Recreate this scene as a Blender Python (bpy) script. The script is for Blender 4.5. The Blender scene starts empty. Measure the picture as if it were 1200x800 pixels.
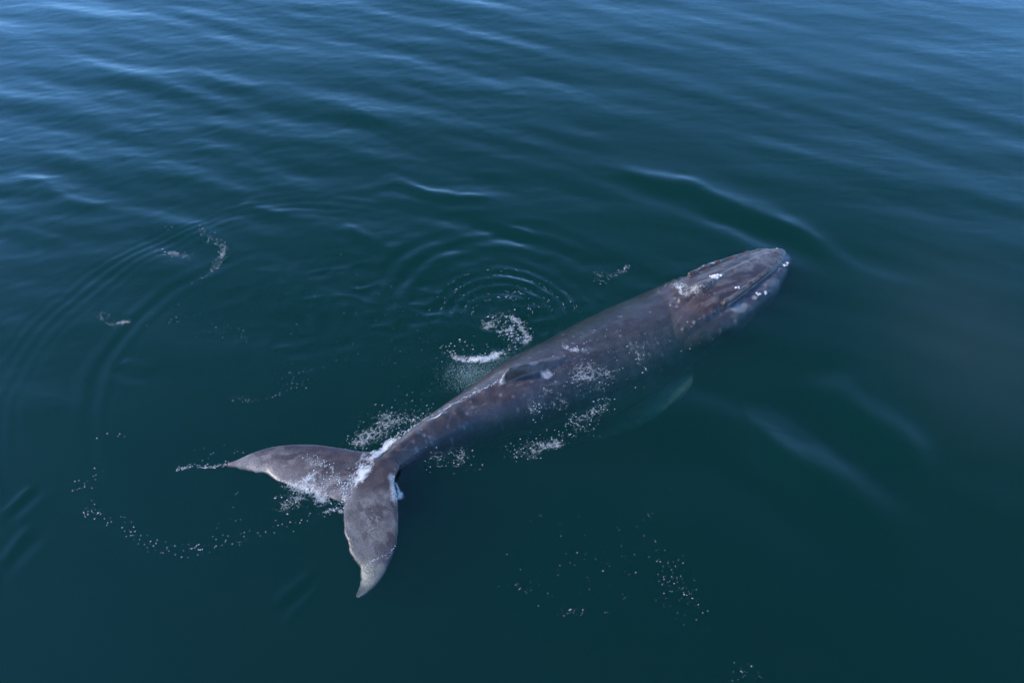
import bpy, math, random
import numpy as np
from mathutils import Vector, Matrix

# ------------------------------------------------------------------ camera, sky, sun, exposure
scene = bpy.context.scene
COL = scene.collection
CAM_H, PITCH, HFOV = 13.2, math.radians(46), math.radians(66)
cam_data = bpy.data.cameras.new("camera")
cam_data.sensor_width = 36.0
cam_data.lens = 18.0 / math.tan(HFOV / 2)
cam_data.clip_start = 0.1
cam_data.clip_end = 6000
cam = bpy.data.objects.new("camera", cam_data)
COL.objects.link(cam)
cam.location = (0, -CAM_H / math.tan(PITCH), CAM_H)
cam.rotation_euler = (math.radians(90) - PITCH, 0, 0)
scene.camera = cam

SUN_ELEV, SUN_AZ = math.radians(32), math.radians(-100)     # azimuth clockwise from +Y
world = bpy.data.worlds.new("World")
scene.world = world
world.use_nodes = True
wt = world.node_tree
wt.nodes.clear()
sky = wt.nodes.new("ShaderNodeTexSky")
sky.sky_type = 'NISHITA'
sky.sun_disc = False
sky.sun_elevation = SUN_ELEV
sky.sun_rotation = SUN_AZ
sky.air_density = 1.0
sky.dust_density = 0.0
sky.ozone_density = 10.0
bg = wt.nodes.new("ShaderNodeBackground")
bg.inputs["Strength"].default_value = 0.15
wo = wt.nodes.new("ShaderNodeOutputWorld")
wt.links.new(sky.outputs[0], bg.inputs[0])
wt.links.new(bg.outputs[0], wo.inputs[0])

sun_data = bpy.data.lights.new("sun", 'SUN')
sun_data.energy = 2.0
sun_data.angle = math.radians(3)
sun_data.color = (1.0, 0.94, 0.85)
sun = bpy.data.objects.new("sun", sun_data)
COL.objects.link(sun)
sd = Vector((math.sin(SUN_AZ) * math.cos(SUN_ELEV), math.cos(SUN_AZ) * math.cos(SUN_ELEV), math.sin(SUN_ELEV)))
sun.rotation_euler = sd.to_track_quat('Z', 'Y').to_euler()
sun.location = sd * 60

scene.view_settings.view_transform = 'Standard'
scene.view_settings.look = 'None'
scene.view_settings.gamma = 1.0
scene.view_settings.use_curve_mapping = False
scene.view_settings.exposure = 2.1
scene.render.engine = 'CYCLES'
scene.cycles.volume_bounces = 2
scene.cycles.max_bounces = 8
scene.cycles.transparent_max_bounces = 24
scene.cycles.use_denoising = True
scene.cycles.use_adaptive_sampling = True
scene.cycles.adaptive_threshold = 0.02
scene.cycles.sample_clamp_indirect = 4.0

rng = np.random.default_rng(11)

# ------------------------------------------------------------------ helpers
F_PX = 600 / math.tan(HFOV / 2)
CAMP = np.array([0.0, -CAM_H / math.tan(PITCH), CAM_H])
FW = np.array([0, math.cos(PITCH), -math.sin(PITCH)])
UP = np.array([0, math.sin(PITCH), math.cos(PITCH)])


def at(px, py, z=0.0):
    """where a sighting line of the photograph meets the height z"""
    d = np.array([(px - 600) / F_PX, 0, 0]) + UP * (400 - py) / F_PX + FW
    return CAMP + d * ((z - CAMP[2]) / d[2])


def mesh_from(name, verts, faces_flat, sizes, smooth=True):
    """fast mesh from flat arrays; sizes = corners per face"""
    me = bpy.data.meshes.new(name)
    verts = np.asarray(verts, np.float32)
    faces_flat = np.asarray(faces_flat, np.int32)
    sizes = np.asarray(sizes, np.int32)
    me.vertices.add(len(verts))
    me.vertices.foreach_set("co", verts.ravel())
    me.loops.add(len(faces_flat))
    me.loops.foreach_set("vertex_index", faces_flat)
    me.polygons.add(len(sizes))
    starts = np.concatenate([[0], np.cumsum(sizes)[:-1]]).astype(np.int32)
    me.polygons.foreach_set("loop_start", starts)
    me.update(calc_edges=True)
    me.validate()
    if smooth:
        me.polygons.foreach_set("use_smooth", np.ones(len(me.polygons), bool))
    return me


def link(name, me, mat=None, parent=None, **props):
    o = bpy.data.objects.new(name, me)
    COL.objects.link(o)
    if mat and me is not None:
        me.materials.append(mat)
    if parent:
        o.parent = parent
    for k, v in props.items():
        o[k] = v
    return o


def vnoise(x, y, seed, scale):
    """smooth value noise on the plane, 0..1"""
    r = np.random.default_rng(seed)
    N = 64
    g = r.random((N, N))
    u, v = x / scale + 100.3, y / scale + 57.7
    i, j = np.floor(u).astype(int), np.floor(v).astype(int)
    fu, fv = u - i, v - j
    fu, fv = fu * fu * (3 - 2 * fu), fv * fv * (3 - 2 * fv)
    a, b = g[i % N, j % N], g[(i + 1) % N, j % N]
    c, d = g[i % N, (j + 1) % N], g[(i + 1) % N, (j + 1) % N]
    return (a * (1 - fu) + b * fu) * (1 - fv) + (c * (1 - fu) + d * fu) * fv


def fbm(x, y, seed, scale, oct=4):
    s, a, t = 0, 1, 0
    for o in range(oct):
        s = s + a * vnoise(x, y, seed + o, scale / 2 ** o)
        t += a
        a *= 0.5
    return s / t


def smooth01(a, b, x):
    t = np.clip((x - a) / (b - a), 0, 1)
    return t * t * (3 - 2 * t)


def catmull(pts, n):
    """resample control rows (any width) with a Catmull-Rom spline"""
    P = np.asarray(pts, float)
    P = np.vstack([2 * P[0] - P[1], P, 2 * P[-1] - P[-2]])
    m = len(P) - 3
    out = []
    for t in np.linspace(0, m - 1e-9, n):
        i = int(t)
        u = t - i
        p0, p1, p2, p3 = P[i:i + 4]
        out.append(0.5 * (2 * p1 + (p2 - p0) * u + (2 * p0 - 5 * p1 + 4 * p2 - p3) * u * u + (3 * p1 - p0 - 3 * p2 + p3) * u ** 3))
    return np.array(out)


def seg_dist(x, y, poly):
    """distance to a polyline, and the place along it (0..1)"""
    best = np.full(np.shape(x), 1e9)
    along = np.zeros(np.shape(x))
    side = np.zeros(np.shape(x))
    L = np.concatenate([[0], np.cumsum(np.hypot(*np.diff(poly[:, :2], axis=0).T))])
    for i in range(len(poly) - 1):
        ax, ay = poly[i, :2]
        bx, by = poly[i + 1, :2]
        dx, dy = bx - ax, by - ay
        l2 = dx * dx + dy * dy
        t = np.clip(((x - ax) * dx + (y - ay) * dy) / l2, 0, 1)
        d = np.hypot(x - ax - t * dx, y - ay - t * dy)
        m = d < best
        best = np.where(m, d, best)
        along = np.where(m, (L[i] + t * (L[i + 1] - L[i])) / L[-1], along)
        side = np.where(m, np.sign((x - ax) * dy - (y - ay) * dx), side)
    return best, along, side


# ------------------------------------------------------------------ water surface height
def pxline(pts, n=24):
    return catmull([at(*p) for p in pts], n)


wave_set = []
rw = np.random.default_rng(5)
c0, c1 = at(0, 205), at(130, 250)
CREST = math.atan2(c1[1] - c0[1], c1[0] - c0[0])
for i in range(44):
    lam = math.exp(rw.uniform(math.log(0.9), math.log(3.4)))
    th = CREST + math.pi / 2 + rw.normal(0, 0.24)
    wave_set.append((2 * math.pi / lam, math.cos(th), math.sin(th), rw.uniform(0, 6.28), 0.0026 * lam ** 0.9))
for i in range(34):                                   # fine wind ripples
    lam = math.exp(rw.uniform(math.log(0.30), math.log(0.85)))
    th = CREST + math.pi / 2 + 0.2 + rw.normal(0, 0.5)
    wave_set.append((2 * math.pi / lam, math.cos(th), math.sin(th), rw.uniform(0, 6.28), 0.0009 * lam))
swell = [(2 * math.pi / 7.5, 0.35, 0.94, 0.4, 0.012), (2 * math.pi / 5.0, -0.2, 0.98, 2.0, 0.007), (2 * math.pi / 11, 0.8, 0.6, 1.0, 0.012)]

WAKES = [  # photograph line, width m, height m
    (pxline([(700, 190), (760, 205), (830, 225), (900, 255), (968, 290), (1010, 330)]), 0.40, 0.07),
    (pxline([(690, 488), (740, 484), (800, 485), (860, 500), (920, 530), (1000, 572), (1045, 612), (1110, 680)]), 0.58, 0.095),
    (pxline([(960, 430), (1000, 470), (1050, 520), (1110, 560)]), 0.55, 0.085),
    (pxline([(0, 608), (20, 590), (45, 566)]), 0.10, 0.026),
    (pxline([(0, 660), (18, 640), (38, 618)]), 0.10, 0.026),
    (pxline([(325, 705), (345, 694), (366, 683)]), 0.10, 0.04),
    (pxline([(440, 205), (480, 213), (540, 230), (590, 236)]), 0.22, 0.040),
    (pxline([(280, 236), (320, 248), (350, 253)]), 0.22, 0.036),
    (pxline([(400, 262), (440, 282), (480, 302)]), 0.2, 0.034),
    (pxline([(560, 262), (600, 270), (630, 278)]), 0.18, 0.030),
    (pxline([(0, 205), (60, 222), (130, 250)]), 0.28, 0.045),
    (pxline([(0, 262), (40, 275), (80, 290)]), 0.25, 0.035),
    (pxline([(140, 424), (160, 430), (180, 437)]), 0.12, 0.03),
]
RING_C = at(588, 374)
SLICK_C = at(330, 430)


def height(x, y):
    x = np.asarray(x, float)
    y = np.asarray(y, float)
    far = np.hypot(x, y)
    fade = np.clip(1.4 - far / 60.0, 0.0, 1.0)         # the grid is too coarse for ripples far away
    rough = 0.95 * smooth01(7, -7, x - 0.2 * y) * smooth01(-6.5, 3.5, y - 0.1 * x) + 0.33
    rough = rough * (1 - 0.45 * smooth01(7, 17, y))
    rough = rough * (0.55 + 0.9 * fbm(x, y, 31, 5.0, 3))
    rs = np.hypot(x - SLICK_C[0], (y - SLICK_C[1])) + 0.9 * (fbm(x, y, 78, 2.2, 2) - .5)
    slick = 1 - 0.55 * smooth01(5.6, 4.2, rs)
    h = np.zeros_like(x)
    for k, cx, cy, ph, a in wave_set:
        h = h + a * np.sin(k * (cx * x + cy * y) + ph)
    h = h * rough * slick * fade * 0.76
    for k, cx, cy, ph, a in swell:
        h = h + a * np.sin(k * (cx * x + cy * y) + ph) * fade
    qx = x + 0.55 * (fbm(x, y, 141, 1.5, 2) - .5)
    qy = y + 0.55 * (fbm(x, y, 151, 1.5, 2) - .5)
    brk = 0.55 + 0.75 * fbm(x, y, 161, 1.2, 3)
    for poly, w, a in WAKES:
        m = (x > poly[:, 0].min() - 2) & (x < poly[:, 0].max() + 2) & (y > poly[:, 1].min() - 2) & (y < poly[:, 1].max() + 2)
        if not m.any():
            continue
        d, t, s = seg_dist(qx[m], qy[m], poly)
        env = smooth01(0, 0.22, t) * smooth01(1, 0.72, t)
        ds = d * s
        add = a * env * brk[m] * (np.exp(-(d / w) ** 2) - 0.5 * np.exp(-((ds - 2.1 * w) / w) ** 2) + 0.35 * np.exp(-((ds - 4.2 * w) / (1.2 * w)) ** 2))
        h[m] = h[m] + add
    # rings spreading from the swirl
    r = np.hypot(x - RING_C[0], y - RING_C[1]) + 0.22 * (fbm(x, y, 77, .9, 2) - .5)
    th = np.arctan2(y - RING_C[1], x - RING_C[0])
    amp = np.exp(-((r - 1.35) / 0.6) ** 2) * (0.35 + 0.65 * smooth01(-0.4, 0.5, np.sin(th + 0.25)))
    h = h + 0.019 * amp * np.sin(2 * math.pi * r / (0.23 + 0.03 * r) + 0.7 * np.sin(2.3 * th)) * (0.4 + vnoise(x, y, 71, 0.7))
    amp2 = np.exp(-((r - 3.0) / 0.9) ** 2) * smooth01(-0.1, 0.8, np.sin(th - 0.4))
    h = h + 0.014 * amp2 * (0.3 + vnoise(x, y, 72, 1.3)) * np.sin(2 * math.pi * r / 0.62 + 0.5 * np.sin(3.1 * th))
    # fine parallel ripples round the fluke print to the left
    ths = np.arctan2(y - SLICK_C[1], x - SLICK_C[0])
    amp3 = np.exp(-((rs - 6.1) / 0.55) ** 2) * smooth01(0.15, 0.6, np.cos(ths - 2.45))
    h = h + 0.0042 * amp3 * (0.1 + 1.2 * vnoise(x, y, 73, 1.6)) * np.sin(2 * math.pi * rs / 0.30)
    amp4 = np.exp(-((rs - 4.3) / 0.5) ** 2) * smooth01(0.3, 0.8, np.cos(ths - 2.9)) * vnoise(x, y, 90, 1.1)
    h = h + 0.010 * amp4 * np.sin(2 * math.pi * rs / 0.55)
    # choppy disturbed water round the whale
    ch = np.exp(-((r) / 1.2) ** 2) * 0.9
    d, t, s = seg_dist(x, y, WHALE_LINE)
    ch = np.maximum(ch, 0.75 * np.exp(-((d - 0.6) / 0.9) ** 2) * smooth01(1.0, 0.8, np.abs(t - 0.25) + 0.3))
    h = h + ch * 0.075 * (fbm(x, y, 201, 0.55, 3) - 0.5) * fade
    net = np.exp(-(np.hypot((x + 1.2) / 3.6, (y - .6) / 2.2)) ** 2) + .6 * np.exp(-(np.hypot((x + 4.5) / 3.0, (y - 1.5) / 2.0)) ** 2)
    rid = 1 - np.abs(2 * fbm(x * .8 + .5 * y, y - .3 * x, 231, .50, 2) - 1)
    h = h + net * 0.050 * (rid - .7) * fade
    return h


WHALE_LINE = np.array([at(*p) for p in [(402, 586), (440, 545), (490, 505), (545, 470), (605, 438), (670, 412), (740, 375), (820, 342), (922, 296)]])


# ------------------------------------------------------------------ materials
class NT:
    def __init__(self, name):
        self.m = bpy.data.materials.new(name)
        self.m.use_nodes = True
        self.t = self.m.node_tree
        self.t.nodes.clear()
        self.out = self.n("ShaderNodeOutputMaterial")

    def n(self, kind, **kw):
        nd = self.t.nodes.new(kind)
        for k, v in kw.items():
            if k.startswith("i_"):
                nd.inputs[k[2:].replace("_", " ")].default_value = v
            else:
                setattr(nd, k, v)
        return nd

    def l(self, a, b):
        self.t.links.new(a, b)

    def math(self, op, a, b=None, clamp=False):
        nd = self.n("ShaderNodeMath", operation=op, use_clamp=clamp)
        for i, v in enumerate((a, b)):
            if v is None:
                continue
            if isinstance(v, (int, float)):
                nd.inputs[i].default_value = v
            else:
                self.l(v, nd.inputs[i])
        return nd.outputs[0]


def water_material():
    w = NT("sea_water")
    geo = w.n("ShaderNodeNewGeometry")
    tc = w.n("ShaderNodeTexCoord")
    mp = w.n("ShaderNodeMapping")
    mp.inputs["Rotation"].default_value = (0, 0, -CREST)
    mp.inputs["Scale"].default_value = (0.45, 1.2, 1.0)
    w.l(tc.outputs["Object"], mp.inputs["Vector"])
    n1 = w.n("ShaderNodeTexNoise", i_Scale=2.2, i_Detail=5.0, i_Roughness=0.55)
    w.l(mp.outputs[0], n1.inputs["Vector"])
    n2 = w.n("ShaderNodeTexNoise", i_Scale=0.22, i_Detail=2.0)
    w.l(tc.outputs["Object"], n2.inputs["Vector"])
    patch = w.n("ShaderNodeMapRange", i_From_Min=0.38, i_From_Max=0.68, i_To_Min=0.45, i_To_Max=1.0)
    w.l(n2.outputs["Fac"], patch.inputs["Value"])
    hgt = w.math('MULTIPLY', n1.outputs["Fac"], patch.outputs[0])
    bump = w.n("ShaderNodeBump", i_Strength=1.0, i_Distance=0.016)
    w.l(hgt, bump.inputs["Height"])
    # Fresnel reflectance (Schlick), the same from either side of the surface
    dot = w.n("ShaderNodeVectorMath", operation='DOT_PRODUCT')
    w.l(bump.outputs[0], dot.inputs[0])
    w.l(geo.outputs["Incoming"], dot.inputs[1])
    c = w.math('ABSOLUTE', dot.outputs["Value"])
    om = w.math('SUBTRACT', 1.0, c, clamp=True)
    p5 = w.math('POWER', om, 5.0)
    fr = w.math('ADD', w.math('MULTIPLY', p5, 0.98), 0.02)
    gl = w.n("ShaderNodeBsdfGlossy", i_Roughness=0.12)
    gl.inputs["Color"].default_value = (1, 1, 1, 1)
    w.l(bump.outputs[0], gl.inputs["Normal"])
    tr = w.n("ShaderNodeBsdfTransparent")
    mix = w.n("ShaderNodeMixShader")
    w.l(fr, mix.inputs[0])
    w.l(tr.outputs[0], mix.inputs[1])
    w.l(gl.outputs[0], mix.inputs[2])
    w.l(mix.outputs[0], w.out.inputs["Surface"])
    # the body of the water: it absorbs red first and scatters blue-green back
    sig_s = SIG_S
    sig_a = SIG_A
    ds, da = max(sig_s), max(sig_a)
    vs = w.n("ShaderNodeVolumeScatter", i_Density=ds, i_Anisotropy=0.0)
    vs.inputs["Color"].default_value = (*[s / ds for s in sig_s], 1)
    va = w.n("ShaderNodeVolumeAbsorption", i_Density=da)
    va.inputs["Color"].default_value = (*[1 - s / da for s in sig_a], 1)
    add = w.n("ShaderNodeAddShader")
    w.l(vs.outputs[0], add.inputs[0])
    w.l(va.outputs[0], add.inputs[1])
    w.l(add.outputs[0], w.out.inputs["Volume"])
    return w.m


SIG_S = (0.0003, 0.0268, 0.0148)
SIG_A = (0.65, 0.47, 0.52)


def skin_material():
    w = NT("whale_skin")
    at_ = w.n("ShaderNodeAttribute", attribute_name="skin")
    tc = w.n("ShaderNodeTexCoord")
    n1 = w.n("ShaderNodeTexNoise", i_Scale=5.0, i_Detail=8.0, i_Roughness=0.65)
    w.l(tc.outputs["Object"], n1.inputs["Vector"])
    r1 = w.n("ShaderNodeMapRange", i_From_Min=0.3, i_From_Max=0.7, i_To_Min=0.22, i_To_Max=0.52)
    w.l(n1.outputs["Fac"], r1.inputs["Value"])
    mx = w.n("ShaderNodeVectorMath", operation='SCALE')
    w.l(at_.outputs["Color"], mx.inputs[0])
    n4 = w.n("ShaderNodeTexNoise", i_Scale=32.0, i_Detail=5.0, i_Roughness=0.7)
    w.l(tc.outputs["Object"], n4.inputs["Vector"])
    r4 = w.n("ShaderNodeMapRange", i_From_Min=0.35, i_From_Max=0.65, i_To_Min=0.72, i_To_Max=1.32)
    w.l(n4.outputs["Fac"], r4.inputs["Value"])
    w.l(w.math('MULTIPLY', r1.outputs[0], r4.outputs[0]), mx.inputs["Scale"])
    n3 = w.n("ShaderNodeTexNoise", i_Scale=24.0, i_Detail=4.0)
    w.l(tc.outputs["Object"], n3.inputs["Vector"])
    bump = w.n("ShaderNodeBump", i_Strength=0.5, i_Distance=0.012)
    w.l(n3.outputs["Fac"], bump.inputs["Height"])
    b = w.n("ShaderNodeBsdfPrincipled", i_Roughness=0.40)
    b.inputs["IOR"].default_value = 1.38
    tint = w.n("ShaderNodeVectorMath", operation='MULTIPLY')
    tint.inputs[1].default_value = (0.98, 0.90, 0.80)
    w.l(mx.outputs[0], tint.inputs[0])
    w.l(tint.outputs[0], b.inputs["Base Color"])
    w.l(bump.outputs[0], b.inputs["Normal"])
    w.l(b.outputs[0], w.out.inputs["Surface"])
    return w.m


def foam_material(name, col, rough=0.6, opaque=1.0):
    w = NT(name)
    tc = w.n("ShaderNodeTexCoord")
    n1 = w.n("ShaderNodeTexNoise", i_Scale=9.0, i_Detail=3.0)
    w.l(tc.outputs["Object"], n1.inputs["Vector"])
    r1 = w.n("ShaderNodeMapRange", i_From_Min=0.3, i_From_Max=0.7, i_To_Min=0.75, i_To_Max=1.05)
    w.l(n1.outputs["Fac"], r1.inputs["Value"])
    mx = w.n("ShaderNodeVectorMath", operation='SCALE')
    mx.inputs[0].default_value = col
    w.l(r1.outputs[0], mx.inputs["Scale"])
    b = w.n("ShaderNodeBsdfPrincipled", i_Roughness=rough)
    w.l(mx.outputs[0], b.inputs["Base Color"])
    tr = w.n("ShaderNodeBsdfTransparent")
    ms_ = w.n("ShaderNodeMixShader")
    n2 = w.n("ShaderNodeTexNoise", i_Scale=13.0, i_Detail=1.0)
    w.l(tc.outputs["Object"], n2.inputs["Vector"])
    r2 = w.n("ShaderNodeMapRange", i_From_Min=0.35, i_From_Max=0.65, i_To_Min=opaque * 0.35 if opaque < 1 else 1.0, i_To_Max=min(1.0, opaque * 1.4))
    w.l(n2.outputs["Fac"], r2.inputs["Value"])
    w.l(r2.outputs[0], ms_.inputs[0])
    w.l(tr.outputs[0], ms_.inputs[1])
    w.l(b.outputs[0], ms_.inputs[2])
    w.l(ms_.outputs[0], w.out.inputs["Surface"])
    return w.m


M_WATER = water_material()
M_SKIN = skin_material()
M_FOAM = foam_material("sea_foam", (0.39, 0.39, 0.38), opaque=0.62)
M_BARN = foam_material("barnacle_shell", (0.40, 0.37, 0.36), 0.8)
M_BUB = foam_material("bubbles", (0.35, 0.40, 0.40), opaque=0.4)


# ------------------------------------------------------------------ the sea: one closed body of water
def graded(lo, hi, d, reach):
    a = list(np.arange(lo, hi + 1e-6, d))
    s, p = d, a[-1]
    while p < reach:
        s *= 1.22
        p += s
        a.append(p)
    s, p = d, a[0]
    b = []
    while p > -reach:
        s *= 1.22
        p -= s
        b.append(p)
    return np.array(b[::-1] + a)


xs = graded(-21.5, 21.5, 0.054, 1500)
ys = np.concatenate([graded(-8.8, 19.0, 0.052, 1500)])
X, Y = np.meshgrid(xs, ys)
Z = height(X, Y)
nx, ny = len(xs), len(ys)
verts = np.stack([X.ravel(), Y.ravel(), Z.ravel()], 1)
idx = np.arange(nx * ny).reshape(ny, nx)
quads = np.stack([idx[:-1, :-1], idx[:-1, 1:], idx[1:, 1:], idx[1:, :-1]], -1).reshape(-1, 4)
DEPTH = -45.0
edge = np.concatenate([idx[0, :], idx[1:, -1], idx[-1, -2::-1], idx[-2:0:-1, 0]])
nb = len(verts)
ev = verts[edge].copy()
ev[:, 2] = DEPTH
verts = np.vstack([verts, ev])
E_ = len(edge)
k = np.arange(E_)
side_q = np.stack([edge[k], nb + k, nb + (k + 1) % E_, edge[(k + 1) % E_]], -1)
flat = np.concatenate([quads.ravel(), side_q.ravel(), (nb + k)[::-1]])
sizes = np.concatenate([np.full(len(quads) + len(side_q), 4), [E_]])
sea = link("sea_water", mesh_from("sea_water", verts, flat, sizes), M_WATER, kind="structure",
           label="calm dark teal sea with low swell and ripple rings", category="water")


# ------------------------------------------------------------------ the whale
class Shell:
    def __init__(self):
        self.v, self.f, self.s, self.n = [], [], [], 0

    def loft(self, rings):
        """rings: (n, m, 3), closed round m, capped at both ends"""
        R = np.asarray(rings)
        n, m = R.shape[:2]
        base = self.n
        self.v.append(R.reshape(-1, 3))
        i = np.arange(n - 1)[:, None]
        j = np.arange(m)[None, :]
        a = base + i * m + j
        b = base + i * m + (j + 1) % m
        q = np.stack([a, b, b + m, a + m], -1).reshape(-1)
        self.f.append(q)
        self.s.append(np.full((n - 1) * m, 4))
        self.f.append(base + np.arange(m)[::-1])
        self.s.append([m])
        self.f.append(base + (n - 1) * m + np.arange(m))
        self.s.append([m])
        self.n += n * m

    def mesh(self, name):
        return mesh_from(name, np.vstack(self.v), np.concatenate(self.f), np.concatenate(self.s))


sh = Shell()
ANG = np.linspace(0, 2 * math.pi, 56, endpoint=False)


def body_loft(rows, n, p_top=2.0, p_bot=2.0):
    """rows: x, y, ridge z, half width, height above the widest line, depth below it, sharpness of the top"""
    R = catmull(rows, n)
    T = np.gradient(R[:, :2], axis=0)
    T /= np.linalg.norm(T, axis=1)[:, None]
    rings = []
    for r, t in zip(R, T):
        rt = np.array([t[1], -t[0]])                  # to the animal's right when t points forward
        w, hu, hd, pt = max(r[3], .01), max(r[4], .01), max(r[5], .01), r[6]
        ca, sa = np.cos(ANG), np.sin(ANG)
        e = np.where(sa > 0, 2 / pt, 2 / p_bot)
        u = np.sign(ca) * np.abs(ca) ** e * w
        v = np.where(sa > 0, np.abs(sa) ** e * hu, -np.abs(sa) ** e * hd)
        rings.append(np.stack([r[0] + rt[0] * u, r[1] + rt[1] * u, r[2] - hu + v], 1))
    sh.loft(rings)
    return R


def P(px, py, z):
    return list(at(px, py, z))


# trunk and tail stock (tail to head)
trunk = [P(404, 583, .02) + [.10, .05, .05, 2.0],
         P(424, 561, .07) + [.17, .12, .12, 1.6],
         P(440, 545, .12) + [.24, .20, .20, 1.5],
         P(462, 527, .16) + [.30, .28, .28, 1.5],
         P(490, 505, .17) + [.37, .40, .42, 1.6],
         P(520, 486, .16) + [.47, .50, .55, 1.7],
         P(548, 469, .14) + [.58, .62, .68, 1.7],
         P(580, 452, .14) + [.74, .72, .80, 1.75],
         P(607, 438, .12) + [.90, .80, .90, 1.8],
         P(640, 424, .02) + [1.06, .88, 1.0, 1.9],
         P(672, 410, -.05) + [1.18, 1.0, 1.1, 1.85],
         P(706, 393, -.085) + [1.26, 1.05, 1.2, 1.9],
         P(742, 376, -.085) + [1.28, 1.05, 1.25, 1.95],
         P(780, 358, -.06) + [1.20, 1.0, 1.2, 2.0],
         P(812, 343, .05) + [1.08, .85, 1.1, 2.2],
         P(838, 330, .02) + [.92, .75, .95, 2.2]]
TR = body_loft(trunk, 110)

# lower jaw: a wide spoon whose lips stand out either side of the rostrum
jaw = [P(760, 374, -.42) + [.95, .50, .9, 2.2],
       P(784, 364, -.22) + [1.02, .55, .95, 2.3],
       P(806, 354, -.06) + [1.02, .55, .95, 2.4],
       P(832, 343, .02) + [1.00, .50, .85, 2.5],
       P(856, 331, .03) + [.93, .45, .75, 2.6],
       P(880, 319, .02) + [.80, .40, .62, 2.6],
       P(900, 308, .0) + [.60, .34, .48, 2.5],
       P(914, 301, -.03) + [.38, .26, .34, 2.3],
       P(923, 297, -.12) + [.16, .14, .16, 2.0]]
body_loft(jaw, 40)

# rostrum: flat-topped wedge lying on the jaw
rost = [P(770, 364, -.16) + [.98, .50, .3, 2.2],
        P(790, 354, .0) + [.92, .50, .3, 2.3],
        P(808, 345, .12) + [.84, .50, .3, 2.5],
        P(826, 336, .21) + [.74, .46, .2, 2.5],
        P(850, 323, .20) + [.66, .40, .2, 2.6],
        P(873, 311, .17) + [.55, .34, .2, 2.7],
        P(894, 301, .13) + [.41, .28, .2, 2.7],
        P(909, 295, .09) + [.27, .22, .2, 2.5],
        P(919, 292, .02) + [.12, .12, .1, 2.0]]
RO = body_loft(rost, 40)

# median keel along the rostrum up to the splash guard in front of the blowholes
keel = [P(812, 337, .24) + [.10, .14, .05, 2.0],
        P(822, 333, .30) + [.20, .18, .05, 2.0],
        P(838, 325, .27) + [.09, .15, .05, 2.0],
        P(870, 309, .20) + [.05, .12, .05, 2.0],
        P(905, 293, .11) + [.03, .08, .05, 2.0]]
body_loft(keel, 30)
for s_ in (-1, 1):                                    # lip ridges along the rostrum edges
    rows = []
    for r in RO[15:-4:3]:
        i = int(np.argmin(np.hypot(RO[:, 0] - r[0], RO[:, 1] - r[1])))
        t = RO[min(i + 1, len(RO) - 1), :2] - RO[max(i - 1, 0), :2]
        t /= np.linalg.norm(t)
        rt = np.array([t[1], -t[0]]) * s_
        rows.append([r[0] + rt[0] * r[3] * .86, r[1] + rt[1] * r[3] * .86, r[2] - .035, .05, .07, .06, 2.0])
    body_loft(rows, 30)

# dorsal fin: low, hooked, on a hump
fin = [list(at(px_, py_, .13)[:2]) + [zt_, wd_, hh_, .15, 1.7] for px_, py_, zt_, wd_, hh_ in
       [(586, 449, .14, .02, .10), (591, 446, .38, .045, .28), (597, 443, .45, .075, .34), (606, 438, .38, .11, .34),
        (620, 431, .29, .16, .32), (643, 422, .13, .20, .26), (670, 410, -.08, .20, .18)]]
body_loft(fin, 40)


def blade(lead, trail, zs, ths, n, ragged=0.0):
    """a fluke or flipper: leading edge, trailing edge, thickness"""
    L, Tt, th = catmull(lead, n), catmull(trail, n), catmull(np.array(ths)[:, None], n)[:, 0]
    c = np.linspace(0, math.pi * 2, 40, endpoint=False)
    if ragged:
        q = np.random.default_rng(n + len(lead)).normal(0, 1, n)
        q = np.convolve(q, [.25, .5, .25], 'same') * ragged
        Tt = Tt + (Tt - L) / np.linalg.norm(Tt - L, axis=1)[:, None] * q[:, None]
    rings = []
    for a, b, t in zip(L, Tt, th):
        s = (1 - np.cos(c)) / 2                       # 0 at the leading edge, 1 at the trailing edge
        prof = np.sin(c) * (0.45 + 0.55 * (1 - s)) * t / 2 * 1.35 + np.sign(np.sin(c)) * 0.016
        pt = a[None] * (1 - s[:, None]) + b[None] * s[:, None]
        pt[:, 2] += prof
        rings.append(pt)
    sh.loft(rings)


LZ = [.02, .05, .07, .085, .085, .07, .05, .03, .01]
LL = [(458, 530), (423, 529), (398, 525), (365, 521), (332, 522), (307, 527), (284, 536), (268, 543), (258, 547)]
LT = [(430, 575), (404, 588), (386, 583), (357, 573), (330, 566), (312, 556), (290, 551), (272, 549), (259, 549)]
blade([P(*p, z) for p, z in zip(LL, LZ)], [P(*p, z - .11) for p, z in zip(LT, LZ)], LZ,
      [.22, .20, .17, .14, .11, .09, .07, .05, .03], 60, .025)
RZ = [.03, .05, .055, .045, .02, -.03, -.10, -.17, -.23, -.27]
RL = [(440, 530), (468, 543), (462, 562), (466, 585), (467, 610), (465, 636), (456, 662), (445, 681), (433, 693), (420, 701)]
RT = [(408, 560), (403, 588), (402, 600), (403, 615), (405, 630), (411, 648), (420, 663), (422, 677), (420, 688), (416, 699)]
blade([P(*p, z) for p, z in zip(RL, RZ)], [P(*p, z - .08) for p, z in zip(RT, RZ)], RZ,
      [.22, .20, .18, .16, .13, .11, .09, .07, .05, .03], 61, .025)


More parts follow.
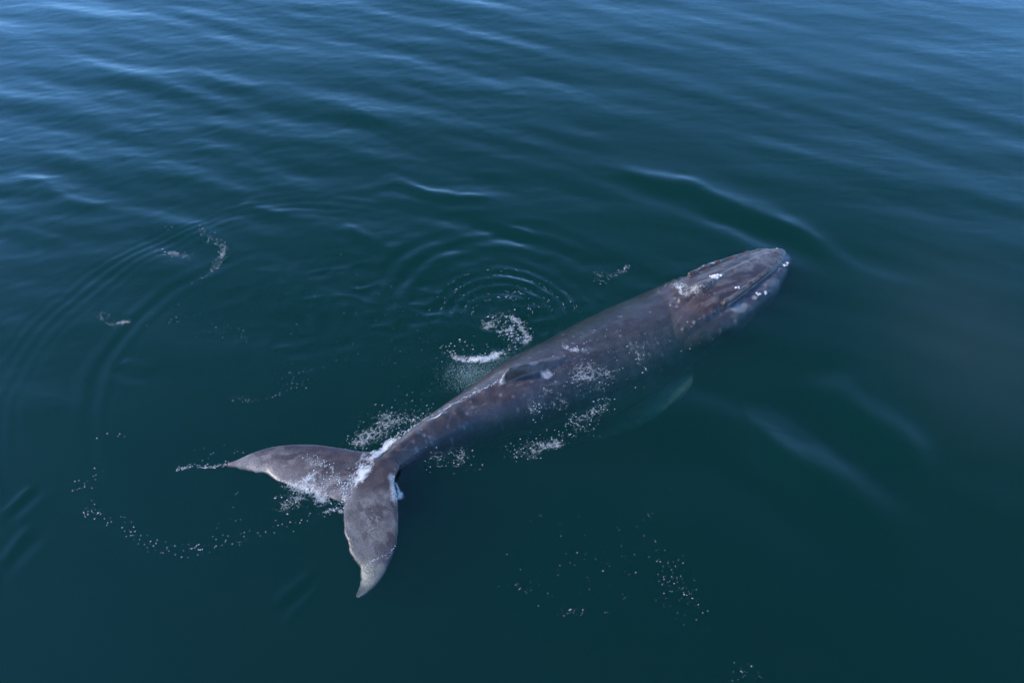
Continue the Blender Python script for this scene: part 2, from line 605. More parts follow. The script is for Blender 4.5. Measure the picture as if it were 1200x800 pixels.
def flipper(side):
    i = int(np.argmin(np.abs(np.linspace(0, 1, len(TR)) - 0.86)))
    r = TR[i]
    t = TR[i + 1, :2] - TR[i - 1, :2]
    t /= np.linalg.norm(t)
    rt = np.array([t[1], -t[0]]) * side
    f3, r3 = np.array([t[0], t[1], 0]), np.array([rt[0], rt[1], 0])
    root = np.array([r[0], r[1], r[2] - 1.1]) + r3 * r[3] * .75
    lead, trail = [], []
    for k_, (out, back, dn, chord) in enumerate([(0, 0, 0, .75), (.28, .35, .16, 1.0), (.42, .9, .35, 1.05), (.45, 1.5, .58, .95),
                                                 (.42, 2.1, .80, .75), (.34, 2.6, 1.0, .48), (.25, 3.0, 1.15, .14)]):
        p = root + r3 * out - f3 * back - np.array([0, 0, dn])
        ed = (r3 * .75 + f3 * .5)
        wob = 1 + .06 * math.sin(k_ * 2.4)
        lead.append(p + ed * chord * .5 * wob)
        trail.append(p - ed * chord * .5)
    blade(lead, trail, None, [.24, .22, .19, .15, .12, .09, .05], 50)


flipper(1)
flipper(-1)

shell_mesh = sh.mesh("whale_shell")
tmp = bpy.data.objects.new("shell_tmp", shell_mesh)
COL.objects.link(tmp)
md = tmp.modifiers.new("remesh", 'REMESH')
md.mode = 'VOXEL'
md.voxel_size = 0.026
md.use_smooth_shade = True
ms = tmp.modifiers.new("smooth", 'SMOOTH')
ms.factor = 0.5
ms.iterations = 5
dg = bpy.context.evaluated_depsgraph_get()
body_mesh = bpy.data.meshes.new_from_object(tmp.evaluated_get(dg))
bpy.data.objects.remove(tmp)
body_mesh.name = "whale_body"
nv = len(body_mesh.vertices)
co = np.empty(nv * 3, np.float32)
body_mesh.vertices.foreach_get("co", co)
co = co.reshape(-1, 3).astype(float)
nrm = np.empty(nv * 3, np.float32)
body_mesh.vertices.foreach_get("normal", nrm)
nrm = nrm.reshape(-1, 3).astype(float)

# relief: tubercles in rows on the rostrum and lips, knuckles along the tail stock, throat pleats, blowholes
disp = np.zeros(nv)
tub = []
rt_ = np.random.default_rng(3)
for i in range(4, len(RO) - 3, 3):
    r = RO[i]
    t = RO[i + 1, :2] - RO[i - 1, :2]
    t /= np.linalg.norm(t)
    rt = np.array([t[1], -t[0]])
    for off in (-.80, 0.0, .80):
        tub.append((r[:2] + rt * r[3] * off + rt_.normal(0, .02, 2), .05))
    for off in (-1.28, 1.28):
        if rt_.random() < .7:
            tub.append((r[:2] + rt * (r[3] * abs(off) + .04) * np.sign(off) + rt_.normal(0, .03, 2), .045))
topside = nrm[:, 2] > 0.1
for c_, rad in tub:
    d = np.hypot(co[:, 0] - c_[0], co[:, 1] - c_[1])
    disp += np.where(topside & (co[:, 2] > -.6), .040 * np.exp(-(d / rad) ** 2), 0)
for i in range(8, 60, 4):                             # knuckles
    c_ = TR[i, :2]
    d = np.hypot(co[:, 0] - c_[0], co[:, 1] - c_[1])
    disp += np.where(topside & (co[:, 2] > -.2), .028 * np.exp(-(d / .10) ** 2), 0)
blow_c = at(812, 338, .25)
hd = np.array([at(922, 296)[0] - at(812, 338)[0], at(922, 296)[1] - at(812, 338)[1]])
hd /= np.linalg.norm(hd)
hr = np.array([hd[1], -hd[0]])
for s_ in (-1, 1):
    a_ = blow_c[:2] + hr * .04 * s_ + hd * .16
    b_ = blow_c[:2] + hr * .15 * s_ - hd * .20
    d, t, _ = seg_dist(co[:, 0], co[:, 1], np.array([a_, b_]))
    disp -= np.where(topside & (co[:, 2] > -.2), .05 * np.exp(-(d / .035) ** 2), 0)
along = (co[:, 0] * hr[0] + co[:, 1] * hr[1])
disp += np.where((nrm[:, 2] < -.25) & (co[:, 2] < -.9), .02 * np.sin(along * 2 * math.pi / .16), 0)
disp += .012 * (fbm(co[:, 0] + co[:, 2], co[:, 1] - co[:, 2] * .7, 301, .5, 3) - .5)
co = co + nrm * disp[:, None]
body_mesh.vertices.foreach_set("co", co.astype(np.float32).ravel())

# skin colour: what the animal itself wears (grey hide, pale belly and flippers, scars, worn fluke edges)
x, y, z = co.T
col = np.tile(np.array([.082, .055, .052]), (nv, 1))


def blend(mask, c_):
    global col
    m = np.clip(mask, 0, 1)[:, None]
    col = col * (1 - m) + np.array(c_)[None] * m


def spot(px, py, zz, r, c_, stretch=1.0, soft=.5, seed=0, k=1.0):
    p = at(px, py, zz)
    dx, dy = x - p[0], y - p[1]
    u, v = dx * hd[0] + dy * hd[1], (dx * hr[0] + dy * hr[1]) * stretch
    d = np.hypot(u, v) / r + (fbm(x, y, 400 + seed, r * .6, 3) - .5) * .9
    blend(k * smooth01(1, 1 - soft, d) * (z > -.7), c_)


mott = fbm(x + .4 * z, y + .3 * z, 501, .9, 5)
blend(smooth01(.45, .75, mott) * .5, (.115, .095, .105))
mott2 = fbm(x, y - z * .5, 551, .22, 4)
blend(smooth01(.58, .75, mott2) * .35, (.17, .155, .165))
ua, va = x * hd[0] + y * hd[1], x * hr[0] + y * hr[1]
stk = fbm(ua * .16, va + z * .6, 571, .10, 4)
headm = smooth01(4.1, 4.9, x)
blend(headm * smooth01(.50, .66, stk) * .55, (.23, .20, .205))
blend(headm * smooth01(.48, .36, stk) * .5, (.045, .032, .032))
blend((1 - headm) * smooth01(.55, .72, stk) * .30, (.16, .135, .14))
# flukes: paler mottled upper side, whiter toward the trailing edges
nq = at(402, 586)
lobe_l = smooth01(nq[0] + .35, nq[0] - .05, x) * smooth01(nq[1] - .6, nq[1] - .2, y)
lobe_r = smooth01(nq[1] + .26, nq[1] - .09, y) * smooth01(-4.2, -3.6, x) * smooth01(-1.5, -2.2, x)
fl = np.maximum(lobe_l, lobe_r)
fm = fbm(x, y, 601, .5, 5)
blend(fl * .8 * (.30 + .65 * smooth01(.35, .65, fm)) * .75, (.21, .175, .18))
blend(lobe_l * smooth01(.54, .40, fbm(x * .3, y, 611, .11, 4)) * .8, (.07, .05, .055))
blend(lobe_r * smooth01(.56, .40, fbm(x + .35 * y, (y - .3 * x) * .35, 612, .12, 4)) * .8, (.09, .075, .08))
dl, tl, _ = seg_dist(x, y, np.array([at(*p) for p in LT]))
blend(smooth01(.5, .05, dl + (fm - .5) * .5) * lobe_l * .6, (.30, .27, .29))
dr_, tr_, _ = seg_dist(x, y, np.array([at(*p) for p in RT]))
blend(smooth01(.75, .1, dr_ + (fm - .5) * .9) * lobe_r * .6, (.24, .235, .24))
blend(lobe_r * smooth01(.52, .66, fbm(x * 1.0 + .6 * y, (y - .6 * x) * .4, 640, .16, 4)) * .55, (.36, .35, .36))
blend(lobe_l * smooth01(.50, .64, fbm((x + .3 * y) * .4, y - .2 * x, 650, .14, 4)) * smooth01(.9, .3, dl) * .6, (.36, .33, .34))
blend(lobe_r * smooth01(at(440, 655)[1], at(440, 670)[1], y) * .25, (.36, .38, .38))
de, _, _ = seg_dist(x, y, np.array([at(*p) for p in RL[1:4]]))
blend(smooth01(.16, .05, de + (fm - .5) * .15) * smooth01(at(462, 556)[1], at(462, 566)[1], y) * smooth01(at(464, 600)[1], at(464, 590)[1], y), (.78, .76, .76))
blend(lobe_r * smooth01(.1, .0, dr_) * .3, (.2, .2, .2))
# the flukes wear darker hide than the pale marks alone would give
col = col * (1 - .34 * lobe_r)[:, None] * (1 - .10 * lobe_l)[:, None]
# head: scuffed pale rostrum, white chin blaze at the mouth corner, scars
spot(893, 302, .1, .52, (.20, .185, .20), 1.3, .8, 1)
spot(876, 312, .15, .28, (.26, .24, .26), 1.0, .8, 2, .8)
spot(866, 362, -.1, .34, (.42, .42, .42), 2.6, .6, 3)
spot(884, 350, -.1, .10, (.5, .48, .48), 1.3, .5, 4)
spot(905, 332, -.1, .35, (.24, .22, .23), 2.4, .6, 5, .8)
spot(826, 330, .2, .45, (.16, .15, .17), 5.0, .6, 6, .7)
spot(641, 437, .05, .17, (.62, .58, .60), 1.5, .5, 7)
spot(624, 426, .25, .16, (.5, .47, .48), 3.0, .5, 8, .7)
spot(589, 446, .2, .09, (.6, .57, .58), 1.2, .5, 9, .8)
spot(648, 446, 0, .22, (.35, .32, .33), 5.0, .6, 10, .6)
spot(690, 408, -.05, .3, (.18, .16, .18), 2.0, .8, 11, .8)
spot(265, 547, .0, .14, (.42, .22, .20), 1.3, .6, 13)
spot(838, 324, .25, .13, (.75, .72, .70), 1.2, .4, 12)
for i in range(22):                                   # rake marks and old scars
    p = TR[rt_.integers(12, 105)]
    off = hr * rt_.uniform(-.8, .9) * p[3]
    a_ = p[:2] + off
    th = math.atan2(hd[1], hd[0]) + rt_.normal(0, .5)
    b_ = a_ + np.array([math.cos(th), math.sin(th)]) * rt_.uniform(.12, .5)
    d, _, _ = seg_dist(x, y, np.array([a_, b_]))
    blend(smooth01(.022, .004, d) * .35 * (z > -.8), (.26, .24, .25))
for i in range(90):                                   # pale round barnacle scars
    p = TR[rt_.integers(25, 108)]
    c_ = p[:2] + hr * rt_.uniform(-.7, 1.0) * p[3]
    d = np.hypot(x - c_[0], y - c_[1])
    blend(smooth01(.05, .02, d) * rt_.uniform(.2, .7) * (z > -.8), (.33, .31, .32))
# pale belly and flippers
blend(smooth01(-1.35, -1.75, z) * smooth01(-.1, -.6, nrm[:, 2]), (.55, .56, .55))
wid = np.interp(co[:, 0] * hd[0] + co[:, 1] * hd[1], (TR[:, 0] * hd[0] + TR[:, 1] * hd[1]), TR[:, 3])
bc = at(742, 376)
lat = np.abs((x - bc[0]) * hr[0] + (y - bc[1]) * hr[1])
blend(smooth01(1.1, 1.6, lat) * (z < -.75) * smooth01(-1.5, -.5, x) * smooth01(5.4, 5.0, x), (.60, .64, .60))
ca = body_mesh.color_attributes.new("skin", 'FLOAT_COLOR', 'POINT')
ca.data.foreach_set("color", np.concatenate([col, np.ones((nv, 1))], 1).astype(np.float32).ravel())
body_mesh.polygons.foreach_set("use_smooth", np.ones(len(body_mesh.polygons), bool))
body_mesh.update()

whale = bpy.data.objects.new("humpback_whale", None)
COL.objects.link(whale)
whale["label"] = "dark grey humpback whale swimming at the sea surface with mottled pale tail flukes"
whale["category"] = "whale"
body = link("body", body_mesh, M_SKIN, whale)

# lookup of the hide's top height for laying things on it
gx0, gy0, gd = -7.0, -7.0, 0.04
GX, GY = int(15 / gd), int(12 / gd)
TOP = np.full((GX, GY), -9.0)
ii = ((x - gx0) / gd).astype(int).clip(0, GX - 1)
jj = ((y - gy0) / gd).astype(int).clip(0, GY - 1)
np.maximum.at(TOP, (ii, jj), z)


def hide_z(px, py):
    i = np.clip(((np.asarray(px) - gx0) / gd).astype(int), 0, GX - 1)
    j = np.clip(((np.asarray(py) - gy0) / gd).astype(int), 0, GY - 1)
    return TOP[i, j]


# barnacles: ringed cones with an open top, in clumps on the hide
def barnacle_mesh():
    m = 9
    prof = [(1.0, 0.0), (.82, .45), (.55, .70), (.38, .66), (.28, .35)]
    a = np.linspace(0, 2 * math.pi, m, endpoint=False)
    v, f, s = [], [], []
    for k_, (r, h) in enumerate(prof):
        rr = r * (1 + .10 * np.cos(a * 4.5))
        v.append(np.stack([rr * np.cos(a), rr * np.sin(a), np.full(m, h)], 1))
    for k_ in range(len(prof) - 1):
        for j in range(m):
            f += [k_ * m + j, k_ * m + (j + 1) % m, (k_ + 1) * m + (j + 1) % m, (k_ + 1) * m + j]
            s.append(4)
    f += list(range((len(prof) - 1) * m, len(prof) * m))
    s.append(m)
    return mesh_from("barnacle", np.vstack(v), f, s)


BM = barnacle_mesh()
BM.materials.append(M_BARN)
CLUMPS = [(838, 323, .25, .055, 20), (864, 338, .1, .035, 3), (889, 345, -.02, .05, 4), (896, 339, -.02, .04, 3), (910, 287, .1, .03, 2),
          (919, 310, -.05, .06, 5)]
for (px, py, zz, spread, cnt) in CLUMPS:
    c_ = at(px, py, zz)
    for q in range(cnt):
        o = bpy.data.objects.new("barnacle", BM)
        COL.objects.link(o)
        o.parent = whale
        ox, oy = c_[:2] + rt_.normal(0, spread, 2)
        zt = hide_z(ox, oy)
        if zt < -1:
            ox, oy = c_[:2]
            zt = max(hide_z(ox, oy), zz)
        r_ = rt_.uniform(.022, .042)
        o.location = (ox, oy, zt - .006)
        o.scale = (r_, r_, r_ * rt_.uniform(.7, 1.0))
        o.rotation_euler = (rt_.normal(0, .15), rt_.normal(0, .15), rt_.uniform(0, 6))


# ------------------------------------------------------------------ foam, bubbles and splash water
def fleck_template():
    m = 6
    a = np.linspace(0, 2 * math.pi, m, endpoint=False)
    v = [np.stack([np.cos(a), np.sin(a), np.full(m, -.25)], 1), np.stack([.72 * np.cos(a), .72 * np.sin(a), np.full(m, .45)], 1),
         np.array([[0, 0, .7]]), np.array([[0, 0, -.4]])]
    f = []
    for j in range(m):
        k_ = (j + 1) % m
        f += [(j, k_, m + k_), (j, m + k_, m + j), (m + j, m + k_, 2 * m), (k_, j, 2 * m + 1)]
    return np.vstack(v), np.array(f)


FV, FF = fleck_template()


def flecks(name, label, pts, rad, zoff, mat=None, stretch=None, ang=None, cat="foam", on_hide=False, zabs=None, flat_=.5, thin=1):
    """foam beads lying on the water (or on the hide where that stands higher); one uncountable mass"""
    pts = np.asarray(pts)[::thin]
    n = len(pts)
    rr = np.random.default_rng(abs(hash(label)) % 1000 if False else len(label) * 7 + n)
    zs = height(pts[:, 0], pts[:, 1]) if zabs is None else zabs
    if on_hide:
        zs = np.maximum(zs, hide_z(pts[:, 0], pts[:, 1]))
    rad = np.broadcast_to(rad, n * thin)[:n] if np.ndim(rad) == 0 else np.asarray(rad)[::thin]
    st = np.ones(n) if stretch is None else np.broadcast_to(stretch, n)
    an = rr.uniform(0, 6.28, n) if ang is None else np.broadcast_to(ang, n) + rr.normal(0, .25, n)
    sx = rad * st * rr.uniform(.7, 1.3, n)
    sy = rad * rr.uniform(.7, 1.3, n)
    jit = 1 + rr.uniform(-.25, .25, (n, len(FV), 1))
    T = FV[None] * jit
    lx, ly, lz = T[..., 0] * sx[:, None], T[..., 1] * sy[:, None], T[..., 2] * (rad * flat_)[:, None]
    ca_, sa_ = np.cos(an)[:, None], np.sin(an)[:, None]
    V = np.stack([pts[:, 0:1] + lx * ca_ - ly * sa_, pts[:, 1:2] + lx * sa_ + ly * ca_, (zs + zoff)[:, None] + lz], -1).reshape(-1, 3)
    F = (FF[None] + (np.arange(n) * len(FV))[:, None, None]).reshape(-1)
    me = mesh_from(name, V, F, np.full(n * len(FF), 3))
    return link(name, me, mat or M_FOAM, kind="stuff", label=label, category=cat)


def along_line(pxs, n, spread_px, zz=0.0, r=rng):
    L = catmull([list(p) for p in pxs], 60)
    t = r.uniform(0, 59, n)
    i = t.astype(int).clip(0, 58)
    p = L[i] + (L[i + 1] - L[i]) * (t - i)[:, None]
    p = p + r.normal(0, 1, (n, 2)) * np.array(spread_px)
    return np.array([at(a, b, zz) for a, b in p])


def cloud(px, py, sx, sy, n, rot=0.0, r=rng):
    p = r.normal(0, 1, (n, 2)) * np.array([sx, sy])
    c_, s_ = math.cos(rot), math.sin(rot)
    p = np.stack([px + p[:, 0] * c_ - p[:, 1] * s_, py + p[:, 0] * s_ + p[:, 1] * c_], 1)
    return np.array([at(a, b) for a, b in p])


def logr(n, lo, hi):
    return .52 * np.exp(rng.uniform(math.log(lo), math.log(hi), n))


CR = CREST
# swirl beside the dorsal fin
A = np.vstack([along_line([(523, 408), (535, 418), (560, 420), (585, 414), (602, 405)], 330, (4, 2.2)),
               cloud(597, 390, 8, 6, 300), cloud(585, 376, 12, 6, 90), cloud(540, 406, 14, 4, 70),
               along_line([(602, 405), (618, 395), (612, 380), (590, 372)], 130, (4, 3))])
flecks("foam", "loose white foam beads sprinkled over the swirl beside the dorsal fin", A, logr(len(A), .005, .034), -.004, stretch=1.8, ang=.35, thin=3)
tq = rng.uniform(.1, 3.0, 150)
rq = rng.choice([.75, 1.0, 1.28, 1.55, 1.8], 150) + rng.normal(0, .03, 150)
S_ = np.stack([RING_C[0] + rq * np.cos(tq), RING_C[1] + rq * np.sin(tq), 0 * tq], 1)
flecks("foam", "thin broken foam streaks ringing the swirl", S_, logr(150, .004, .010), -.002, stretch=8.0, ang=tq + math.pi / 2)
B = np.vstack([cloud(552, 428, 16, 8, 4200), cloud(580, 415, 16, 6, 2000, -.3)])
flecks("bubble_cloud", "pale bubble cloud under the surface below the foam swirl", B, logr(len(B), .008, .018), 0, M_BUB, cat="bubbles",
       zabs=-rng.uniform(.12, .7, len(B)), flat_=1.0)
# along the ridge of the tail stock
A = np.vstack([along_line([(590, 444), (565, 458), (540, 470), (510, 484), (478, 500)], 420, (1.6, 1.3), .08),
               along_line([(512, 482), (490, 490), (460, 498), (435, 512), (410, 522)], 170, (9, 5)),
               cloud(452, 494, 22, 9, 110, -.5)])
L_ = along_line([(590, 443), (565, 456), (540, 468), (510, 483), (478, 499)], 520, (1.0, .9), .15)
flecks("foam", "thin bright rim of foam along the crest of the tail stock", L_, logr(len(L_), .005, .018), .004, stretch=3.0, ang=.65, on_hide=True, thin=3)
flecks("foam", "thin foam line along the waterline of the tail stock ridge", A, logr(len(A), .005, .024), -.004, stretch=1.8, ang=.6)
A = along_line([(474, 501), (462, 512), (448, 524), (432, 538), (418, 552), (408, 566), (404, 582)], 1100, (3.0, 2.2), .1)
flecks("foam", "white wash of foam running down beside the fluke base", A, logr(len(A), .006, .026), .0, stretch=3.0, ang=.92, on_hide=True, thin=3)
A = np.vstack([along_line([(356, 540), (378, 546), (394, 558), (402, 575), (403, 590)], 520, (2.5, 2.2)),
               cloud(374, 567, 12, 5, 300), along_line([(330, 566), (350, 572), (375, 576), (398, 592)], 300, (5, 4)),
               along_line([(325, 585), (335, 592), (350, 588)], 80, (6, 5)), along_line([(402, 592), (390, 597), (378, 604)], 60, (2, 2))])
flecks("foam", "foam droplets splashed over the trailing edge of the reddish-tipped fluke", A, logr(len(A), .006, .028), .0, stretch=1.6, on_hide=True, thin=3)
A = along_line([(206, 552), (225, 546), (250, 547), (266, 543), (290, 542)], 130, (1.5, 1.2))
flecks("foam", "thin foam streak trailing away from the reddish fluke tip", A, logr(len(A), .008, .022), -.003, stretch=2.2, ang=.1)
A = np.vstack([along_line([(466, 636), (455, 648), (440, 655), (428, 663)], 170, (.9, .8)), cloud(463, 578, 2.2, 10, 220)])
flecks("foam", "fine foam line crossing the hanging fluke where it dips under", A, logr(len(A), .008, .02), .0, on_hide=True, thin=3)
# flecks on the film of water over the flank
A = np.vstack([cloud(690, 440, 34, 22, 130, -.55), along_line([(600, 530), (625, 522), (660, 508), (700, 494)], 150, (9, 6)),
               along_line([(690, 488), (672, 494), (700, 480), (712, 470)], 110, (6, 5)), cloud(628, 476, 8, 6, 45),
               along_line([(660, 404), (680, 410), (690, 416)], 40, (4, 3)), along_line([(500, 545), (520, 530), (560, 540)], 60, (12, 8)),
               cloud(750, 410, 22, 18, 50), cloud(800, 390, 20, 12, 20)])
flecks("foam", "tiny scattered foam beads dotting the water over the whale's submerged flank", A, logr(len(A), .007, .026), -.003, stretch=1.3, ang=.5)
A = np.vstack([along_line([(784, 333), (795, 336), (803, 345), (812, 348), (825, 350)], 150, (4, 2.5)), along_line([(790, 333), (798, 336), (806, 343)], 90, (1.2, 1.0))])
flecks("foam", "foam droplets in the fringe of water behind the blowholes", A, logr(len(A), .008, .022), .002, on_hide=True, stretch=1.6, ang=.1)
A = np.vstack([along_line([(698, 320), (715, 323), (732, 316), (735, 312)], 70, (3, 1.5)), cloud(735, 312, 2, 1.5, 16), cloud(705, 328, 6, 2, 14)])
flecks("foam", "little foam flecks on open water beyond the whale's back", A, logr(len(A), .008, .026), -.003)
# bubble chains left on the slick
A = np.vstack([along_line([(233, 268), (245, 278), (262, 292), (258, 302), (248, 318), (225, 336)], 150, (3.5, 3)),
               along_line([(178, 289), (190, 297), (208, 296), (228, 302)], 60, (4, 2.5)), cloud(196, 266, 2, 3, 6)])
flecks("foam", "hooked chain of foam bubbles on the rippled slick", A, logr(len(A), .007, .026), -.003)
A = np.vstack([along_line([(115, 366), (125, 374), (135, 377), (155, 381)], 50, (4, 3)), along_line([(145, 386), (200, 366), (210, 378), (260, 388), (280, 392)], 70, (14, 6)),
               cloud(345, 442, 12, 9, 40), along_line([(272, 466), (300, 468), (335, 460)], 40, (6, 2)), cloud(420, 360, 60, 30, 60), cloud(470, 400, 40, 30, 60)])
flecks("foam", "sparse foam specks drifting between the slick and the foam swirl", A, logr(len(A), .006, .02), -.003)
A = np.vstack([along_line([(97, 600), (112, 598), (125, 606), (150, 622), (180, 638), (210, 642), (240, 640), (268, 632), (300, 628)], 130, (5, 4.5)),
               along_line([(86, 575), (100, 566), (118, 552)], 22, (3, 4)), cloud(265, 600, 14, 16, 9), along_line([(300, 625), (350, 612), (380, 600)], 20, (8, 4)),
               cloud(130, 510, 14, 2, 6), cloud(250, 528, 20, 8, 14)])
flecks("foam", "long curved chain of foam bubbles in dark water behind the flukes", A, logr(len(A), .008, .027), -.003)
A = np.vstack([cloud(672, 716, 7, 2.5, 22), cloud(710, 716, 1.2, 1, 4), cloud(690, 655, 50, 32, 75, -.3), cloud(795, 690, 16, 24, 60, -.5),
               cloud(605, 690, 14, 6, 12), cloud(875, 787, 12, 6, 22), cloud(760, 620, 10, 15, 10), along_line([(770, 676), (800, 690), (828, 720)], 40, (4, 5))])
flecks("foam", "faint scattered foam specks on the dark water off the whale's flank", A, logr(len(A), .006, .02), -.003)


# lacy foam films: thin froth lying on the water and on the wet hide
def film_material():
    w = NT("foam_film")
    tc = w.n("ShaderNodeTexCoord")
    wn = w.n("ShaderNodeTexNoise", i_Scale=4.0, i_Detail=3.0)
    w.l(tc.outputs["Object"], wn.inputs["Vector"])
    ws = w.n("ShaderNodeVectorMath", operation='SCALE')
    ws.inputs["Scale"].default_value = 0.22
    w.l(wn.outputs["Color"], ws.inputs[0])
    wa = w.n("ShaderNodeVectorMath", operation='ADD')
    w.l(tc.outputs["Object"], wa.inputs[0])
    w.l(ws.outputs[0], wa.inputs[1])
    lace = []
    for sc_ in (7.0, 17.0):
        vo = w.n("ShaderNodeTexVoronoi", feature='DISTANCE_TO_EDGE', i_Scale=sc_)
        w.l(wa.outputs[0], vo.inputs["Vector"])
        lace.append(vo.outputs["Distance"])
    lc = w.math('ADD', w.math('MULTIPLY', lace[0], 1.5), w.math('MULTIPLY', lace[1], 1.1))
    fn = w.n("ShaderNodeTexNoise", i_Scale=22.0, i_Detail=4.0, i_Roughness=0.7)
    w.l(tc.outputs["Object"], fn.inputs["Vector"])
    lc = w.math('ADD', lc, w.math('MULTIPLY', w.math('SUBTRACT', fn.outputs["Fac"], 0.18), 0.9))
    den = w.n("ShaderNodeAttribute", attribute_name="froth")
    a = w.math('SUBTRACT', w.math('MULTIPLY', den.outputs["Fac"], 1.35), w.math('ADD', lc, 0.02))
    a = w.math('MULTIPLY', a, 1.0, clamp=True)
    b = w.n("ShaderNodeBsdfPrincipled", i_Roughness=0.7)
    b.inputs["Base Color"].default_value = (.38, .37, .35, 1)
    tr = w.n("ShaderNodeBsdfTransparent")
    mix = w.n("ShaderNodeMixShader")
    w.l(w.math('MULTIPLY', a, 0.75), mix.inputs[0])
    w.l(tr.outputs[0], mix.inputs[1])
    w.l(b.outputs[0], mix.inputs[2])
    w.l(mix.outputs[0], w.out.inputs["Surface"])
    return w.m


M_FILM = film_material()


def film(label, lines, blobs, seed, hide=False):
    """lines: photograph polyline, half width m, strength, height; blobs: px, py, rx, ry, strength"""
    polys = [(catmull([at(*p, zz) for p in pl], 30), wd, st) for pl, wd, st, zz in lines]
    bl = [(at(px, py), rx, ry, st) for px, py, rx, ry, st in blobs]
    allp = np.vstack([p for p, _, _ in polys] + [np.array([c + [rx * 2.2, ry * 2.2, 0], c - [rx * 2.2, ry * 2.2, 0]]) for c, rx, ry, _ in bl])
    lo, hi = allp.min(0) - .6, allp.max(0) + .6
    d_ = .03
    gx, gy = np.meshgrid(np.arange(lo[0], hi[0], d_), np.arange(lo[1], hi[1], d_))
    wx = gx + .40 * (fbm(gx, gy, seed, .5, 3) - .5)
    wy = gy + .40 * (fbm(gx, gy, seed + 9, .5, 3) - .5)
    den = np.zeros_like(gx)
    for p, wd, st in polys:
        d, t, _ = seg_dist(wx, wy, p)
        den = np.maximum(den, st * np.exp(-(d / wd) ** 2) * smooth01(0, .25, t) * smooth01(1, .75, t))
    for c, rx, ry, st in bl:
        den = np.maximum(den, st * np.exp(-((wx - c[0]) / rx) ** 2 - ((wy - c[1]) / ry) ** 2))
    den *= np.clip(-.15 + 2.1 * fbm(gx, gy, seed + 20, .40, 4), 0, 1.5)
    gz = height(gx, gy)
    if hide:
        hz = hide_z(gx, gy)
        for _ in range(2):
            hz = np.maximum(hz, np.maximum(np.roll(hz, 1, 0), np.roll(hz, 1, 1)) - .03)
        gz = np.maximum(gz, hz + .012)
        for _ in range(2):
            gz = (gz * 2 + np.roll(gz, 1, 0) + np.roll(gz, -1, 0) + np.roll(gz, 1, 1) + np.roll(gz, -1, 1)) / 6
        gz = np.maximum(gz, hz + .008)
    gz = gz + .004
    ny_, nx_ = gx.shape
    id_ = np.arange(nx_ * ny_).reshape(ny_, nx_)
    q = np.stack([id_[:-1, :-1], id_[:-1, 1:], id_[1:, 1:], id_[1:, :-1]], -1).reshape(-1, 4)
    keep = den.ravel()[q].max(1) > .12
    q = q[keep]
    used, inv = np.unique(q.ravel(), return_inverse=True)
    V = np.stack([gx.ravel(), gy.ravel(), gz.ravel()], 1)[used]
    me = mesh_from("foam_film", V, inv, np.full(len(q), 4))
    at2 = me.attributes.new("froth", 'FLOAT', 'POINT')
    at2.data.foreach_set("value", den.ravel()[used].astype(np.float32))
    return link("foam_film", me, M_FILM, kind="stuff", label=label, category="foam")


film("lacy white foam swirl curling on the water beside the dorsal fin",
     [([(522, 408), (535, 417), (560, 420), (585, 414), (604, 404)], .15, .85, 0), ([(604, 404), (620, 396), (612, 380), (592, 372)], .16, .75, 0)],
     [(598, 391, .32, .24, 1.1), (585, 382, .7, .5, .48)], 801)
film("white foam wash streaming along the fluke base and trailing edge",
     [([(474, 501), (462, 512), (448, 524), (432, 538), (418, 552), (408, 566), (404, 582)], .12, 1.25, .12),
      ([(356, 540), (378, 546), (394, 558), (402, 575), (403, 592)], .09, 1.0, .05),
      ([(325, 567), (350, 572), (375, 577), (398, 592)], .20, .75, 0), ([(402, 592), (390, 597), (374, 606)], .08, .7, 0),
      ([(462, 554), (464, 572), (463, 594)], .05, .9, .05), ([(466, 636), (455, 648), (440, 655), (428, 663)], .03, .85, 0)],
     [(374, 567, .38, .24, 1.05), (337, 590, .45, .3, .5), (425, 610, .5, .8, .40)], 811, True)
film("thin lacy foam beside the tail stock ridge",
     [([(590, 443), (565, 456), (540, 468), (510, 483), (478, 499)], .03, .95, .15), ([(512, 482), (490, 489), (460, 497), (430, 512), (400, 524)], .3, .55, 0)],
     [(450, 494, .6, .4, .5)], 821, True)
film("wispy foam lapping over the submerged flank",
     [([(590, 532), (625, 522), (660, 508), (705, 492)], .25, .6, 0), ([(672, 494), (700, 482), (716, 468)], .16, .62, 0),
      ([(655, 402), (675, 408), (700, 418)], .10, .6, 0), ([(625, 470), (628, 480), (640, 484)], .10, .65, 0),
      ([(738, 408), (748, 420), (750, 440)], .08, .6, 0), ([(495, 550), (520, 535), (560, 540)], .25, .45, 0)],
     [(690, 440, 1.0, .7, .44), (750, 408, .8, .6, .42), (645, 470, .6, .5, .42)], 831)
film("pale foam fringe lapping behind the blowholes",
     [([(782, 333), (794, 335), (803, 345), (814, 349), (828, 350)], .09, .9, .1), ([(800, 322), (820, 316), (838, 308)], .05, .55, .1)],
     [(812, 348, .35, .2, .7)], 841, True)
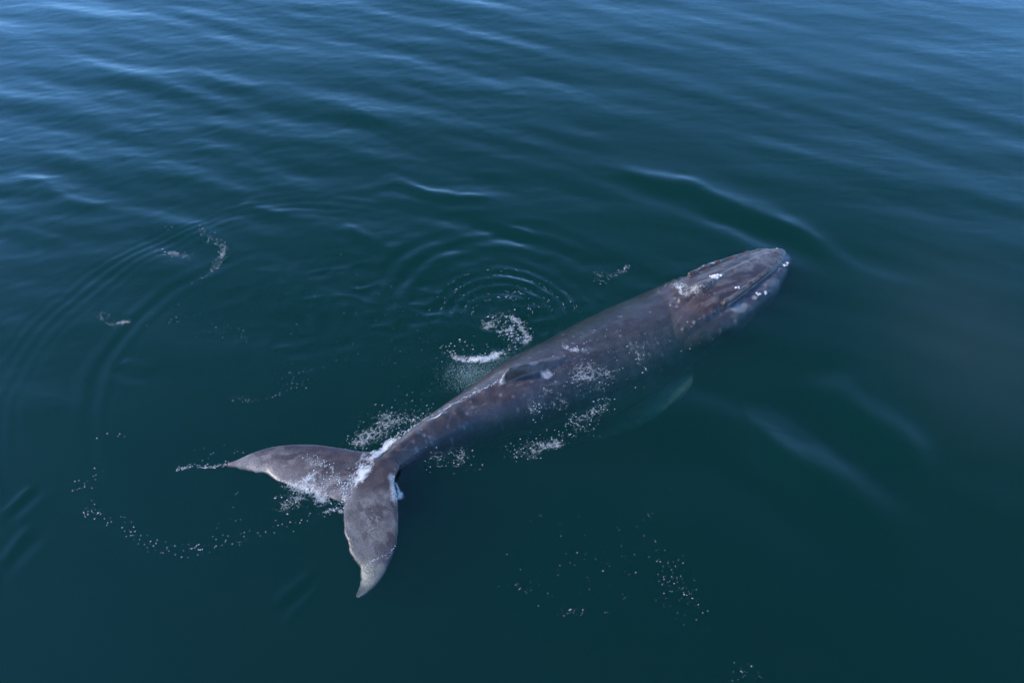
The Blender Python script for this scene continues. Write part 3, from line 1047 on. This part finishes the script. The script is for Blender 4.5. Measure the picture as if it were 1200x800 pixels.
film("faint froth flecking the slick around the hooked bubble chain",
     [([(233, 268), (245, 278), (262, 292), (258, 302), (248, 318), (225, 336)], .12, .62, 0), ([(178, 289), (190, 297), (208, 296), (228, 302)], .12, .6, 0),
      ([(112, 366), (125, 374), (140, 379), (158, 381)], .14, .6, 0)], [(245, 285, .3, .2, .35)], 851)


# a last thin veil of the whale's breath drifting off ahead of it, low over the water
def mist_material():
    w = NT("breath_mist")
    tc = w.n("ShaderNodeTexCoord")
    g = w.n("ShaderNodeVectorMath", operation='LENGTH')
    w.l(tc.outputs["Object"], g.inputs[0])
    fall = w.n("ShaderNodeMapRange", i_From_Min=1.0, i_From_Max=0.25, i_To_Min=0.0, i_To_Max=1.0)
    w.l(g.outputs["Value"], fall.inputs["Value"])
    nz = w.n("ShaderNodeTexNoise", i_Scale=1.6, i_Detail=2.0)
    w.l(tc.outputs["Object"], nz.inputs["Vector"])
    d = w.math('MULTIPLY', w.math('POWER', fall.outputs[0], 1.5), w.math('MULTIPLY', nz.outputs["Fac"], 0.012))
    vs = w.n("ShaderNodeVolumeScatter", i_Anisotropy=0.2)
    vs.inputs["Color"].default_value = (0.90, 0.82, 0.95, 1)
    w.l(d, vs.inputs["Density"])
    w.l(vs.outputs[0], w.out.inputs["Volume"])
    w.m.cycles.homogeneous_volume = False
    return w.m


mv, mf, msz = [], [], []
for i in range(13):
    ph = math.pi * (i + .5) / 13
    for j in range(20):
        th = 2 * math.pi * j / 20
        mv.append((math.sin(ph) * math.cos(th), math.sin(ph) * math.sin(th), math.cos(ph)))
for i in range(12):
    for j in range(20):
        mf += [i * 20 + j, (i + 1) * 20 + j, (i + 1) * 20 + (j + 1) % 20, i * 20 + (j + 1) % 20]
        msz.append(4)
mf += list(range(20)) + list(range(12 * 20, 13 * 20))[::-1]
msz += [20, 20]
mist = link("breath_mist", mesh_from("breath_mist", mv, mf, msz), mist_material(), kind="stuff",
            label="faint warm grey veil of breath mist drifting low over the water", category="mist")
mc = at(1150, 400, 1.5)
mist.location = mc
mist.scale = (3.2, 4.6, 1.25)
